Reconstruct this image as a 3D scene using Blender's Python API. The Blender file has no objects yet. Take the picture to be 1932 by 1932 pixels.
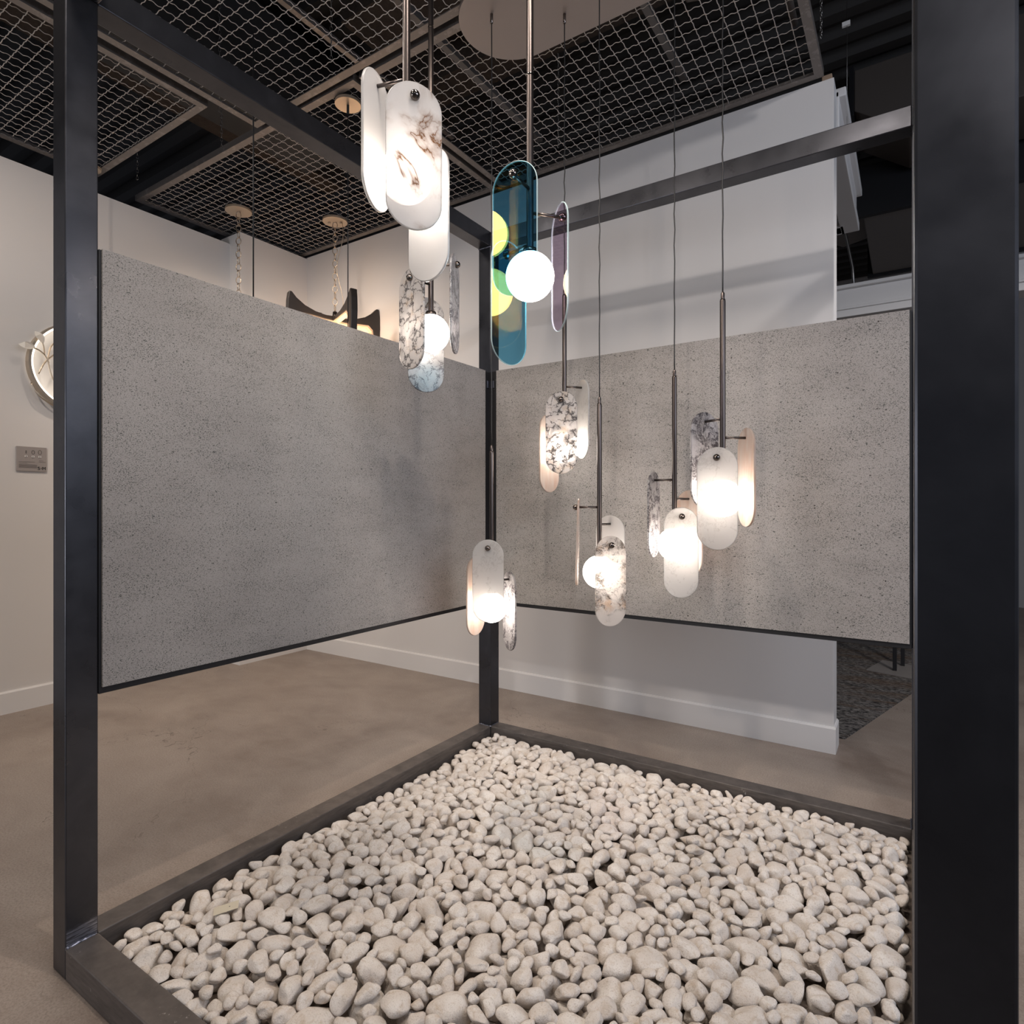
import bpy, math, random
import numpy as np
from mathutils import Vector, Matrix
random.seed(7)
rng = np.random.default_rng(11)
S = bpy.context.scene
COL = S.collection
PI = math.pi

# ------------------------------------------------------------------ camera
F_PX, HORIZON, YAW = 1147.12, 953.5, math.radians(33.2836)
CAM = Vector((2.4945, -0.891, 1.6091))
cd = bpy.data.cameras.new('camera')
cam = bpy.data.objects.new('camera', cd)
COL.objects.link(cam)
cam.location = CAM
cam.rotation_euler = (PI / 2, 0, YAW)
cd.sensor_width = 36
cd.lens = 36 * F_PX / 1932
cd.shift_y = -(966 - HORIZON) / 1932
cd.clip_start = 0.05
S.camera = cam
R_AX = Vector((math.cos(YAW), math.sin(YAW), 0))
D_AX = Vector((-math.sin(YAW), math.cos(YAW), 0))

def spot_at(u, d):
    """plan position of a thing seen in pixel column u at depth d"""
    return CAM + D_AX * d + R_AX * ((u - 966) / F_PX * d)

def height(v, d):
    return CAM.z + (HORIZON - v) * d / F_PX

# ------------------------------------------------------------------ node helpers
def lk(nt, node, key, val):
    s = node.inputs[key]
    if isinstance(val, bpy.types.NodeSocket):
        nt.links.new(val, s)
    elif isinstance(val, (tuple, list)) and s.type == 'RGBA' and len(val) == 3:
        s.default_value = (*val, 1)
    else:
        s.default_value = val

def N(nt, kind, ins=None, **props):
    n = nt.nodes.new('ShaderNode' + kind)
    for k, v in props.items():
        setattr(n, k, v)
    for k, v in (ins or {}).items():
        lk(nt, n, k, v)
    return n

def newmat(name):
    m = bpy.data.materials.new(name)
    m.use_nodes = True
    nt = m.node_tree
    nt.nodes.clear()
    out = nt.nodes.new('ShaderNodeOutputMaterial')
    return m, nt, out

def noise(nt, vec, scale, detail=3, rough=.5, dist=0.0):
    return N(nt, 'TexNoise', {'Vector': vec, 'Scale': scale, 'Detail': detail, 'Roughness': rough, 'Distortion': dist}).outputs['Fac']

def ramp(nt, fac, a, b, lo=0.0, hi=1.0):
    n = N(nt, 'MapRange', {'Value': fac, 'From Min': a, 'From Max': b, 'To Min': lo, 'To Max': hi})
    n.clamp = True
    return n.outputs['Result']

def mixc(nt, fac, a, b, mode='MIX'):
    n = nt.nodes.new('ShaderNodeMix')
    n.data_type = 'RGBA'
    n.blend_type = mode
    for key, val in ((0, fac), (6, a), (7, b)):
        s = n.inputs[key]
        if isinstance(val, bpy.types.NodeSocket):
            nt.links.new(val, s)
        elif isinstance(val, (tuple, list)):
            s.default_value = (*val, 1)
        else:
            s.default_value = val
    return n.outputs[2]

def mth(nt, op, a, b=0.0, clamp=False):
    n = nt.nodes.new('ShaderNodeMath')
    n.operation = op
    n.use_clamp = clamp
    for i, v in enumerate((a, b)):
        if isinstance(v, bpy.types.NodeSocket):
            nt.links.new(v, n.inputs[i])
        else:
            n.inputs[i].default_value = v
    return n.outputs[0]

def coord(nt, scale=(1, 1, 1), kind='Object', offs=None):
    t = nt.nodes.new('ShaderNodeTexCoord').outputs[kind]
    m = N(nt, 'Mapping', {'Vector': t, 'Scale': scale})
    if offs is not None:
        nt.links.new(offs, m.inputs['Location'])
    return m.outputs[0]

def wpos(nt, scale=(1, 1, 1)):
    t = nt.nodes.new('ShaderNodeNewGeometry').outputs['Position']
    return N(nt, 'Mapping', {'Vector': t, 'Scale': scale}).outputs[0]

def bump(nt, h, strength=.3, dist=.01):
    return N(nt, 'Bump', {'Height': h, 'Strength': strength, 'Distance': dist}).outputs[0]

def pbr(name, col, rough=.5, metal=0.0, spec=.5, emit=None, estr=0.0, normal=None, fn=None):
    m, nt, out = newmat(name)
    b = N(nt, 'BsdfPrincipled', {'Roughness': rough, 'Metallic': metal, 'Specular IOR Level': spec})
    lk(nt, b, 'Base Color', col)
    if emit:
        lk(nt, b, 'Emission Color', emit)
        b.inputs['Emission Strength'].default_value = estr
    if fn:
        fn(nt, b)
    nt.links.new(b.outputs[0], out.inputs[0])
    return m

# ------------------------------------------------------------------ materials
M = {}
def f_wall(nt, b):
    p = wpos(nt)
    c = mixc(nt, noise(nt, p, .7, 2), (.70, .675, .66), (.74, .72, .705))
    lk(nt, b, 'Base Color', c)
    lk(nt, b, 'Normal', bump(nt, noise(nt, p, 160, 2), .05, .002))
M['wall'] = pbr('white_wall_paint', (.72, .7, .69), .55, fn=f_wall)
M['trim'] = pbr('white_trim_paint', (.76, .745, .735), .4)

def f_floor(nt, b):
    p = wpos(nt)
    big = noise(nt, p, 1.0, 5, .62, .8)
    mid = noise(nt, wpos(nt, (1, 1.6, 1)), 3.4, 4, .6, .4)
    fine = noise(nt, p, 120, 2, .7)
    c = mixc(nt, ramp(nt, big, .32, .68), (.215, .165, .135), (.375, .318, .275))
    c = mixc(nt, ramp(nt, mid, .35, .7, 0, .45), c, (.40, .34, .295))
    c = mixc(nt, ramp(nt, fine, .42, .7, 0, .5), c, (.14, .11, .09))
    c = mixc(nt, ramp(nt, noise(nt, p, 210, 1), .66, .74, 0, .5), c, (.5, .45, .4))
    cr = noise(nt, p, .9, 5, .62, .3)
    line = ramp(nt, mth(nt, 'ABSOLUTE', mth(nt, 'SUBTRACT', cr, .5)), .0008, .0022, 1, 0)
    msk = ramp(nt, noise(nt, p, .55, 1), .5, .56)
    c = mixc(nt, mth(nt, 'MULTIPLY', line, mth(nt, 'MULTIPLY', msk, .6)), c, (.1, .08, .065))
    lk(nt, b, 'Base Color', c)
    lk(nt, b, 'Roughness', ramp(nt, big, .3, .7, .34, .5))
    lk(nt, b, 'Normal', bump(nt, fine, .06, .002))
M['floor'] = pbr('polished_concrete', (.25, .2, .17), .4, spec=.4, fn=f_floor)

def f_panel(nt, b):
    p = coord(nt)
    ps = coord(nt, (1, 1, 1.9))
    cloud = noise(nt, p, 1.7, 3, .6)
    streak = noise(nt, coord(nt, (1, 1, 3.5)), 2.2, 3, .6)
    c = mixc(nt, ramp(nt, cloud, .3, .7), (.285, .266, .258), (.35, .33, .32))
    c = mixc(nt, ramp(nt, streak, .35, .68, 0, .5), c, (.375, .355, .345))
    c = mixc(nt, ramp(nt, noise(nt, ps, 260, 2, .7), .4, .66, 0, .6), c, (.17, .157, .147))
    dens = ramp(nt, noise(nt, coord(nt, (1, 1, 2.6)), 4.2, 3, .6), .30, .70, .585, .525)
    n1 = noise(nt, ps, 190, 3, .65, .3)
    pit = mth(nt, 'MULTIPLY', mth(nt, 'SUBTRACT', n1, dens), 15, True)
    pit = mth(nt, 'MAXIMUM', pit, ramp(nt, noise(nt, ps, 75, 2, .6, .3), .655, .685))
    c = mixc(nt, mth(nt, 'MULTIPLY', pit, .92), c, (.05, .056, .052))
    vo = N(nt, 'TexVoronoi', {'Vector': p, 'Scale': 30, 'Randomness': 1})
    cell = N(nt, 'SeparateColor', {'Color': vo.outputs['Color']}).outputs[0]
    big = mth(nt, 'MULTIPLY', ramp(nt, vo.outputs['Distance'], .09, .13, 1, 0), ramp(nt, cell, .8, .82))
    c = mixc(nt, big, c, (.04, .037, .034))
    lk(nt, b, 'Base Color', c)
    lk(nt, b, 'Normal', bump(nt, mth(nt, 'ADD', pit, big), -.35, .003))
M['panel'] = pbr('speckled_concrete', (.37, .35, .33), .72, spec=.25, fn=f_panel)

def f_steel(nt, b):
    p = coord(nt)
    s = noise(nt, p, 6, 5, .65, .6)
    c = mixc(nt, ramp(nt, s, .3, .7), (.064, .065, .074), (.084, .085, .096))
    g = ramp(nt, noise(nt, p, 70, 4, .75), .68, .74, 0, .1)
    c = mixc(nt, g, c, (.16, .155, .15))
    w = N(nt, 'SeparateXYZ', {'Vector': wpos(nt)}).outputs
    edge = mth(nt, 'ADD', w[2], mth(nt, 'MULTIPLY', noise(nt, wpos(nt), 30, 2), .03))
    near = mth(nt, 'MULTIPLY', ramp(nt, edge, .165, .185, 1, 0), mth(nt, 'MULTIPLY', ramp(nt, w[0], .0995, .1, 0, 1), ramp(nt, w[0], .12, .13, 1, 0)))
    near = mth(nt, 'MULTIPLY', near, ramp(nt, w[1], .11, .12, 1, 0))
    brush = noise(nt, N(nt, 'Mapping', {'Vector': wpos(nt), 'Rotation': (.5, 0, 0), 'Scale': (1, 3, 60)}).outputs[0], 5, 3, .7)
    c = mixc(nt, mth(nt, 'MULTIPLY', near, ramp(nt, brush, .4, .62)), c, (.36, .38, .46))
    lk(nt, b, 'Base Color', c)
    lk(nt, b, 'Roughness', ramp(nt, noise(nt, p, 9, 3), .3, .7, .26, .36))
M['steel'] = pbr('blackened_steel', (.1, .1, .11), .42, metal=.88, fn=f_steel)

def f_kerb(nt, b):
    p = coord(nt)
    s = noise(nt, coord(nt, (2, 2, 14)), 6, 4, .65)
    c = mixc(nt, ramp(nt, s, .3, .7), (.095, .084, .078), (.165, .145, .135))
    g = ramp(nt, noise(nt, p, 34, 6, .85), .63, .67, 0, .8)
    g = mth(nt, 'MULTIPLY', g, ramp(nt, noise(nt, p, 5, 2), .5, .58))
    c = mixc(nt, g, c, (.5, .48, .46))
    lk(nt, b, 'Base Color', c)
    lk(nt, b, 'Roughness', .5)
M['kerb'] = pbr('scuffed_steel', (.11, .11, .11), .5, metal=.5, fn=f_kerb)
M['weld'] = pbr('brushed_weld', (.2, .21, .26), .35, metal=1)

def f_backing(nt, b):
    p = coord(nt)
    g = ramp(nt, noise(nt, p, 60, 4, .8), .7, .73, 0, .6)
    lk(nt, b, 'Base Color', mixc(nt, g, (.012, .012, .014), (.3, .3, .3)))
M['backing'] = pbr('black_backing_paint', (.012, .012, .014), .5, spec=.35, fn=f_backing)
M['rod'] = pbr('bronze_rod', (.095, .080, .075), .3, metal=.95)
M['knob'] = pbr('polished_bronze', (.17, .145, .13), .12, metal=1)
M['cord'] = pbr('black_cord', (.012, .012, .013), .5)
M['canopy'] = pbr('satin_bronze_plate', (.36, .31, .285), .45, metal=.6)
M['canopy_gold'] = pbr('brushed_gold_plate', (.55, .44, .33), .38, metal=.7)
M['chain'] = pbr('aged_gold_chain', (.42, .35, .28), .3, metal=1)
M['chain_grey'] = pbr('zinc_chain', (.3, .29, .28), .35, metal=1)
def f_frame(nt, b):
    g = ramp(nt, noise(nt, coord(nt), 14, 4, .7), .55, .6, 0, .5)
    lk(nt, b, 'Base Color', mixc(nt, g, (.23, .205, .19), (.36, .33, .31)))
M['mframe'] = pbr('mill_steel_angle', (.22, .2, .19), .5, metal=.7, fn=f_frame)
M['wire'] = pbr('crimped_wire', (.62, .57, .53), .5, metal=.45)
M['deck'] = pbr('black_roof_deck', (.022, .02, .019), .6)
def f_fire(nt, b):
    c = mixc(nt, noise(nt, coord(nt), 30, 5, .8), (.015, .012, .01), (.085, .066, .055))
    lk(nt, b, 'Base Color', c)
M['fire'] = pbr('rough_sprayed_coating', (.05, .04, .035), .95, spec=.1, fn=f_fire)
M['conduit'] = pbr('grey_conduit', (.14, .13, .125), .45, metal=.5)
M['duct'] = pbr('dull_duct_metal', (.25, .232, .22), .6, metal=.2)
M['ductdark'] = pbr('dark_duct_metal', (.085, .07, .06), .6)
M['blackwood'] = pbr('ebonised_wood', (.022, .018, .016), .35)
M['lightwood'] = pbr('pale_maple', (.55, .40, .29), .45)
M['rawwood'] = pbr('raw_timber', (.36, .25, .17), .7)
M['paper'] = pbr('cream_card', (.62, .56, .44), .8)
M['ink'] = pbr('dark_print', (.02, .02, .02), .7)
M['signplate'] = pbr('brushed_sign_plate', (.36, .325, .31), .5, metal=.1)
M['signgrey'] = pbr('engraved_grey', (.15, .135, .13), .6)
M['white'] = pbr('white_square', (.8, .79, .77), .6)
M['champagne'] = pbr('champagne_metal', (.55, .46, .36), .3, metal=.9)
M['leafglass'] = pbr('pale_leaf', (.75, .72, .66), .4)
def glow(name, col, s):
    m, nt, out = newmat(name)
    e = N(nt, 'Emission', {'Color': col, 'Strength': s})
    nt.links.new(e.outputs[0], out.inputs[0])
    return m
M['globe'] = glow('lit_opal_globe', (1, .90, .80), 18)
M['led'] = glow('lit_led_strip', (1, .88, .72), 2.6)
M['ledwarm'] = glow('lit_warm_ring', (1, .66, .40), 40)

def f_rug(nt, b):
    p = wpos(nt, (1, 2.8, 1))
    c = mixc(nt, ramp(nt, noise(nt, p, 26, 4, .75), .44, .58), (.025, .024, .025), (.24, .225, .215))
    br = ramp(nt, noise(nt, wpos(nt, (.5, 2.2, 1)), 1.6, 4, .7), .45, .62, 0, .75)
    c = mixc(nt, br, c, mixc(nt, ramp(nt, noise(nt, p, 34, 3, .8), .4, .6), (.03, .018, .013), (.2, .14, .1)))
    lk(nt, b, 'Base Color', c)
M['rug'] = pbr('mottled_dark_pile', (.08, .08, .08), .95, spec=.1, fn=f_rug)

def f_pebble(nt, b):
    p = coord(nt, (1, 1, 1), 'Object')
    w = wpos(nt)
    tone = noise(nt, w, 13, 1)
    c = mixc(nt, ramp(nt, tone, .3, .7), (.66, .59, .53), (.78, .73, .68))
    stain = ramp(nt, noise(nt, w, 30, 5, .75, .5), .52, .68, 0, .7)
    c = mixc(nt, stain, c, (.52, .41, .31))
    grit = ramp(nt, noise(nt, w, 230, 3, .75), .54, .68, 0, .7)
    c = mixc(nt, grit, c, (.44, .37, .31))
    crack = ramp(nt, mth(nt, 'ABSOLUTE', mth(nt, 'SUBTRACT', noise(nt, w, 22, 4, .65, .8), .5)), .001, .008, .5, 0)
    c = mixc(nt, mth(nt, 'MULTIPLY', crack, ramp(nt, noise(nt, w, 9, 2), .52, .6)), c, (.35, .26, .19))
    lk(nt, b, 'Base Color', c)
    h = mth(nt, 'ADD', noise(nt, w, 60, 4, .7), mth(nt, 'MULTIPLY', noise(nt, w, 320, 2), .3))
    lk(nt, b, 'Normal', bump(nt, h, .55, .008))
M['pebble'] = pbr('chalky_pebble', (.7, .64, .58), .85, spec=.2, fn=f_pebble)

def stone(name, base, kind, transp=.28, seed=0.0):
    """translucent stone: diffuse + translucent + a little straight-through light, veined"""
    m, nt, out = newmat(name)
    rnd = N(nt, 'ObjectInfo').outputs['Random']
    off = N(nt, 'CombineXYZ', {'X': mth(nt, 'MULTIPLY', rnd, 7), 'Y': seed, 'Z': mth(nt, 'MULTIPLY', rnd, 13)}).outputs[0]
    p = coord(nt, (1, 1, 1), 'Object', off)
    warp = N(nt, 'TexNoise', {'Vector': p, 'Scale': 13, 'Detail': 6, 'Roughness': .62}).outputs['Color']
    q = N(nt, 'VectorMath', {0: p, 1: N(nt, 'VectorMath', {0: warp, 'Scale': .13}, operation='SCALE').outputs[0]}, operation='ADD').outputs[0]
    c = base
    dark = None
    if kind == 'crackle':
        v = N(nt, 'TexVoronoi', {'Vector': q, 'Scale': 21, 'Randomness': 1}, feature='DISTANCE_TO_EDGE').outputs['Distance']
        wdt = ramp(nt, noise(nt, p, 17, 4, .65), .40, .66, .0015, .24)
        dark = mth(nt, 'SUBTRACT', 1, mth(nt, 'DIVIDE', v, wdt), True)
        c = mixc(nt, ramp(nt, noise(nt, p, 11, 4, .7), .52, .68, 0, .6), c, (.72, .52, .33))
        c = mixc(nt, mth(nt, 'MULTIPLY', dark, .97), c, (.022, .017, .02))
    elif kind == 'viola':
        a = mth(nt, 'ABSOLUTE', mth(nt, 'SUBTRACT', noise(nt, q, 11, 5, .68, .7), .5))
        b2 = mth(nt, 'ABSOLUTE', mth(nt, 'SUBTRACT', noise(nt, q, 19, 4, .65, .4), .48))
        keep = ramp(nt, noise(nt, p, 8, 2), .30, .46)
        dark = mth(nt, 'MULTIPLY', mth(nt, 'MAXIMUM', ramp(nt, a, .006, .06, 1, 0), ramp(nt, b2, .0, .026, .9, 0)), keep)
        c = mixc(nt, ramp(nt, noise(nt, p, 6, 3), .48, .66, 0, .28), c, (.50, .46, .48))
        c = mixc(nt, mth(nt, 'MULTIPLY', dark, .94), c, (.045, .036, .045))
    elif kind == 'umber':
        s = N(nt, 'Mapping', {'Vector': q, 'Rotation': (0, .6, 0), 'Scale': (1, 1, 2.6)}).outputs[0]
        a = mth(nt, 'ABSOLUTE', mth(nt, 'SUBTRACT', noise(nt, s, 9, 6, .7, .8), .5))
        dark = mth(nt, 'MULTIPLY', ramp(nt, a, .002, .036, 1, 0), ramp(nt, noise(nt, p, 9, 2), .46, .58))
        c = mixc(nt, ramp(nt, noise(nt, p, 9, 4, .7), .53, .66, 0, .65), c, (.70, .47, .30))
        a2 = mth(nt, 'ABSOLUTE', mth(nt, 'SUBTRACT', noise(nt, s, 16, 5, .66, .7), .52))
        dark = mth(nt, 'MAXIMUM', dark, mth(nt, 'MULTIPLY', ramp(nt, a2, .0, .03, 1, 0), ramp(nt, noise(nt, p, 7, 2), .44, .54)))
        c = mixc(nt, mth(nt, 'MULTIPLY', dark, .97), c, (.022, .015, .012))
    elif kind == 'alabaster':
        a = mth(nt, 'ABSOLUTE', mth(nt, 'SUBTRACT', noise(nt, p, 5.0, 5, .58, .9), .5))
        msk = ramp(nt, noise(nt, p, 6.5, 2), .47, .57)
        vein = mth(nt, 'MULTIPLY', mth(nt, 'ADD', ramp(nt, a, .0, .075, .62, 0), ramp(nt, a, .0, .014, .5, 0)), msk, True)
        c = mixc(nt, ramp(nt, noise(nt, p, 7, 4), .35, .7, 0, .5), c, (.66, .65, .66))
        c = mixc(nt, vein, c, (.22, .115, .06))
        dark = mth(nt, 'MULTIPLY', vein, .8)
    elif kind == 'blush':
        c = mixc(nt, ramp(nt, noise(nt, coord(nt, (3, 1, .6), 'Object', off), 9, 4, .6), .35, .7), c, (.80, .56, .44))
    elif kind == 'onyx':
        a = mth(nt, 'ABSOLUTE', mth(nt, 'SUBTRACT', noise(nt, q, 8, 4, .6, .5), .5))
        c = mixc(nt, ramp(nt, a, .0, .016, .5, 0), c, (.55, .52, .5))
    dif = N(nt, 'BsdfDiffuse', {'Color': c})
    tra = N(nt, 'BsdfTranslucent', {'Color': c})
    body = N(nt, 'MixShader', {0: .5, 1: dif.outputs[0], 2: tra.outputs[0]})
    tr = N(nt, 'BsdfTransparent', {'Color': mixc(nt, .5, c, (1, 1, 1))})
    tf = transp if dark is None else mth(nt, 'MULTIPLY', mth(nt, 'SUBTRACT', 1, dark, True), transp)
    mx = N(nt, 'MixShader', {0: tf, 1: body.outputs[0], 2: tr.outputs[0]})
    fr = N(nt, 'Fresnel', {'IOR': 1.4})
    gl = N(nt, 'BsdfGlossy', {'Color': (1, 1, 1), 'Roughness': .18})
    fin = N(nt, 'MixShader', {0: fr.outputs[0], 1: mx.outputs[0], 2: gl.outputs[0]})
    nt.links.new(fin.outputs[0], out.inputs[0])
    return m
M['alabaster'] = stone('brown_veined_alabaster', (.84, .82, .81), 'alabaster', .24)
M['plainalab'] = stone('plain_alabaster', (.86, .84, .83), 'none', .26)
M['crackle'] = stone('black_crackle_marble', (.84, .80, .78), 'crackle', .26)
M['viola'] = stone('violet_veined_marble', (.82, .79, .80), 'viola', .3)
M['umber'] = stone('umber_veined_marble', (.84, .79, .75), 'umber', .26)
M['onyx'] = stone('white_onyx', (.86, .84, .82), 'onyx', .28)
M['blush'] = stone('blush_onyx', (.86, .76, .69), 'blush', .28)

def dichroic(name, trans, refl, fac):
    m, nt, out = newmat(name)
    t = N(nt, 'BsdfTransparent', {'Color': trans})
    g = N(nt, 'BsdfGlossy', {'Color': refl, 'Roughness': .0})
    mx = N(nt, 'MixShader', {0: fac, 1: t.outputs[0], 2: g.outputs[0]})
    nt.links.new(mx.outputs[0], out.inputs[0])
    return m
M['dblue'] = dichroic('blue_dichroic_glass', (.38, .70, .86), (1, .60, .13), .11)
M['dviolet'] = dichroic('violet_dichroic_glass', (.86, .78, .89), (.9, .8, .55), .09)
def f_rim():
    m, nt, out = newmat('pale_glass_edge')
    t = N(nt, 'BsdfTransparent', {'Color': (.85, .95, .95)})
    g = N(nt, 'BsdfDiffuse', {'Color': (.75, .9, .88)})
    nt.links.new(N(nt, 'MixShader', {0: .5, 1: t.outputs[0], 2: g.outputs[0]}).outputs[0], out.inputs[0])
    return m
M['drim'] = f_rim()
M['smoke'] = stone('clear_veined_resin', (.76, .755, .76), 'viola', .6)

# ------------------------------------------------------------------ mesh builder
class MB:
    def __init__(s):
        s.v, s.f, s.sm = [], [], []
    def add(s, vs, fs, smooth=False):
        o = len(s.v)
        s.v += [tuple(p) for p in vs]
        s.f += [tuple(i + o for i in f) for f in fs]
        s.sm += [smooth] * len(fs)
        return s
    def box(s, x0, x1, y0, y1, z0, z1):
        vs = [(x, y, z) for z in (z0, z1) for y in (y0, y1) for x in (x0, x1)]
        return s.add(vs, [(0, 2, 3, 1), (4, 5, 7, 6), (0, 1, 5, 4), (2, 6, 7, 3), (0, 4, 6, 2), (1, 3, 7, 5)])
    def tube(s, pts, r, n=8, closed=False, caps=True):
        pts = [Vector(p) for p in pts]
        k = len(pts)
        rs = r if isinstance(r, (list, tuple)) else [r] * k
        vs = []
        up = None
        for i, p in enumerate(pts):
            if closed:
                t = pts[(i + 1) % k] - pts[i - 1]
            else:
                t = pts[min(i + 1, k - 1)] - pts[max(i - 1, 0)]
            t.normalize()
            if up is None:
                up = Vector((0, 0, 1)) if abs(t.z) < .9 else Vector((1, 0, 0))
            a = t.cross(up)
            if a.length < 1e-5:
                a = t.cross(Vector((0, 1, 0)))
            a.normalize()
            b = a.cross(t).normalized()
            up = b
            for j in range(n):
                w = 2 * PI * j / n
                vs.append(p + a * (rs[i] * math.cos(w)) + b * (rs[i] * math.sin(w)))
        fs = []
        for i in range(k if closed else k - 1):
            i2 = (i + 1) % k
            for j in range(n):
                j2 = (j + 1) % n
                fs.append((i * n + j, i * n + j2, i2 * n + j2, i2 * n + j))
        s.add(vs, fs, n > 4)
        if caps and not closed:
            o = len(s.v) - len(vs)
            s.f += [tuple(o + j for j in range(n))[::-1], tuple(o + (k - 1) * n + j for j in range(n))]
            s.sm += [False, False]
        return s
    def lathe(s, prof, c=(0, 0, 0), n=32, smooth=True):
        c = Vector(c)
        vs = []
        for r, z in prof:
            for j in range(n):
                w = 2 * PI * j / n
                vs.append((c.x + r * math.cos(w), c.y + r * math.sin(w), c.z + z))
        fs = []
        for i in range(len(prof) - 1):
            for j in range(n):
                j2 = (j + 1) % n
                fs.append((i * n + j, i * n + j2, (i + 1) * n + j2, (i + 1) * n + j))
        return s.add(vs, fs, smooth)
    def ball(s, c, r, n=32, m=16):
        prof = [(max(1e-5, r * math.sin(PI * i / m)), -r * math.cos(PI * i / m)) for i in range(m + 1)]
        return s.lathe(prof, c, n)
    def prism(s, outline, o, ua, va, depth):
        """outline in (u, v), extruded by depth along ua x va"""
        o, ua, va = Vector(o), Vector(ua), Vector(va)
        w = ua.cross(va).normalized() * depth
        n = len(outline)
        vs = [o + ua * a + va * b for a, b in outline] + [o + ua * a + va * b + w for a, b in outline]
        fs = [tuple(range(n))[::-1], tuple(range(n, 2 * n))]
        fs += [(i, (i + 1) % n, (i + 1) % n + n, i + n) for i in range(n)]
        return s.add(vs, fs)
    def build(s, name, mat, parent=None, bevel=0.0):
        org = origin(parent)
        me = bpy.data.meshes.new(name)
        me.from_pydata([(p[0] - org.x, p[1] - org.y, p[2] - org.z) for p in s.v], [], s.f)
        me.polygons.foreach_set('use_smooth', s.sm)
        me.materials.append(mat)
        me.update()
        o = bpy.data.objects.new(name, me)
        COL.objects.link(o)
        if parent:
            o.parent = parent
        if bevel:
            b = o.modifiers.new('edge', 'BEVEL')
            b.width = bevel
            b.segments = 2
            b.limit_method = 'ANGLE'
        return o

def origin(o):
    v = Vector((0, 0, 0))
    while o is not None:
        v += o.location
        o = o.parent
    return v

def tag(o, label=None, cat=None, group=None, kind=None):
    if label: o['label'] = label
    if cat: o['category'] = cat
    if group: o['group'] = group
    if kind: o['kind'] = kind
    return o

def thing(name, label, cat, loc, group=None):
    o = bpy.data.objects.new(name, None)
    COL.objects.link(o)
    o.empty_display_size = .1
    o.location = loc
    return tag(o, label, cat, group)

def struct(o, label=None):
    return tag(o, label, None, None, 'structure')

def ring_pts(c, r, ua, va, n=48, a0=0, a1=2 * PI):
    c, ua, va = Vector(c), Vector(ua), Vector(va)
    return [c + ua * (r * math.cos(a0 + (a1 - a0) * i / n)) + va * (r * math.sin(a0 + (a1 - a0) * i / n)) for i in range(n)]

# ------------------------------------------------------------------ the setting
W, LX, LY = .1, 2.597, 2.591          # steel section and plan size of the display frame
KERB, TOPZ = .105, 3.373
struct(MB().box(-8, 9, -8, 12, -.1, 0).build('floor', M['floor']), 'brown polished concrete floor')
struct(MB().box(-3.5, -3.35, -6, 2.735, 0, 4.292).build('wall_left', M['wall']), 'white wall at the left carrying the ring sconce')
struct(MB().box(-3.5, -3.17, 2.735, 3.55, 0, 4.372).build('wall_corner', M['wall']), 'short white pier where the left wall meets the back wall')
struct(MB().box(-3.5, 2.07, 3.55, 3.72, 0, 4.385).build('wall_back', M['wall']), 'white wall behind the display frame')
struct(MB().box(-6, 7, 11.5, 11.7, 0, 5.7).build('wall_far', M['wall']), 'far wall beyond the opening')

def skirting(name, axis, face, a0, a1, sgn):
    h, t = .172, .018
    m = MB()
    prof = [(0, 0), (t, 0), (t, h - .012), (t - .008, h), (0, h)]
    if axis == 'x':   # runs along x, face at y, projecting sgn*y
        for (d, z) in [(0, 0)]:
            pass
        vs = [(a0, face + sgn * d, z) for d, z in prof] + [(a1, face + sgn * d, z) for d, z in prof]
    else:
        vs = [(face + sgn * d, a0, z) for d, z in prof] + [(face + sgn * d, a1, z) for d, z in prof]
    n = len(prof)
    fs = [tuple(range(n)), tuple(range(n, 2 * n))[::-1]] + [(i, (i + 1) % n, (i + 1) % n + n, i + n) for i in range(n)]
    m.add(vs, fs)
    return struct(m.build(name, M['trim']))
skirting('baseboard_left', 'y', -3.35, -6, 2.735, 1)
skirting('baseboard_pier', 'x', 2.735, -3.332, -3.152, -1)
skirting('baseboard_corner', 'y', -3.17, 2.735, 3.55, 1)
skirting('baseboard_back', 'x', 3.55, -3.152, 2.088, -1)
skirting('baseboard_end', 'y', 2.07, 3.55, 3.74, 1)
struct(MB().box(2.07, 2.076, 3.55, 3.72, .172, 4.385).build('trim_1', M['trim']), 'white corner bead at the end of the back wall')

# corrugated roof deck, ribs along x
m = MB()
ys = []
y = -7.0
while y < 12:
    ys += [(y, 5.62), (y + .11, 5.62), (y + .15, 5.70), (y + .26, 5.70)]
    y += .30
vs = [(-7, a, b) for a, b in ys] + [(8, a, b) for a, b in ys]
n = len(ys)
m.add(vs, [(i, i + 1, i + 1 + n, i + n) for i in range(n - 1)])
struct(m.build('ceiling', M['deck']), 'black corrugated roof deck')

# beams and ducts of the building above the mesh
struct(MB().box(-2.2, 2.3, 3.05, 3.35, 5.2, 5.62).build('beam_1', M['fire']), 'fuzzy brown coated beam over the back mesh panels')
struct(MB().box(-1.0, 5, 2.15, 2.5, 5.15, 5.62).build('beam_2', M['fire']), 'fuzzy dark coated beam above the rod pendants')
struct(MB().box(-2.75, -2.5, -3, 3.5, 4.95, 5.62).build('beam_3', M['fire']), 'fuzzy brown coated beam over the gap in the mesh ceiling')
d = tag(MB().box(-2.45, -1.72, .9, 3.0, 4.85, 5.5).build('vent_duct', M['deck'], bevel=.01), 'black boxed air duct above the gap between the left mesh panels', 'duct')

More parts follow.
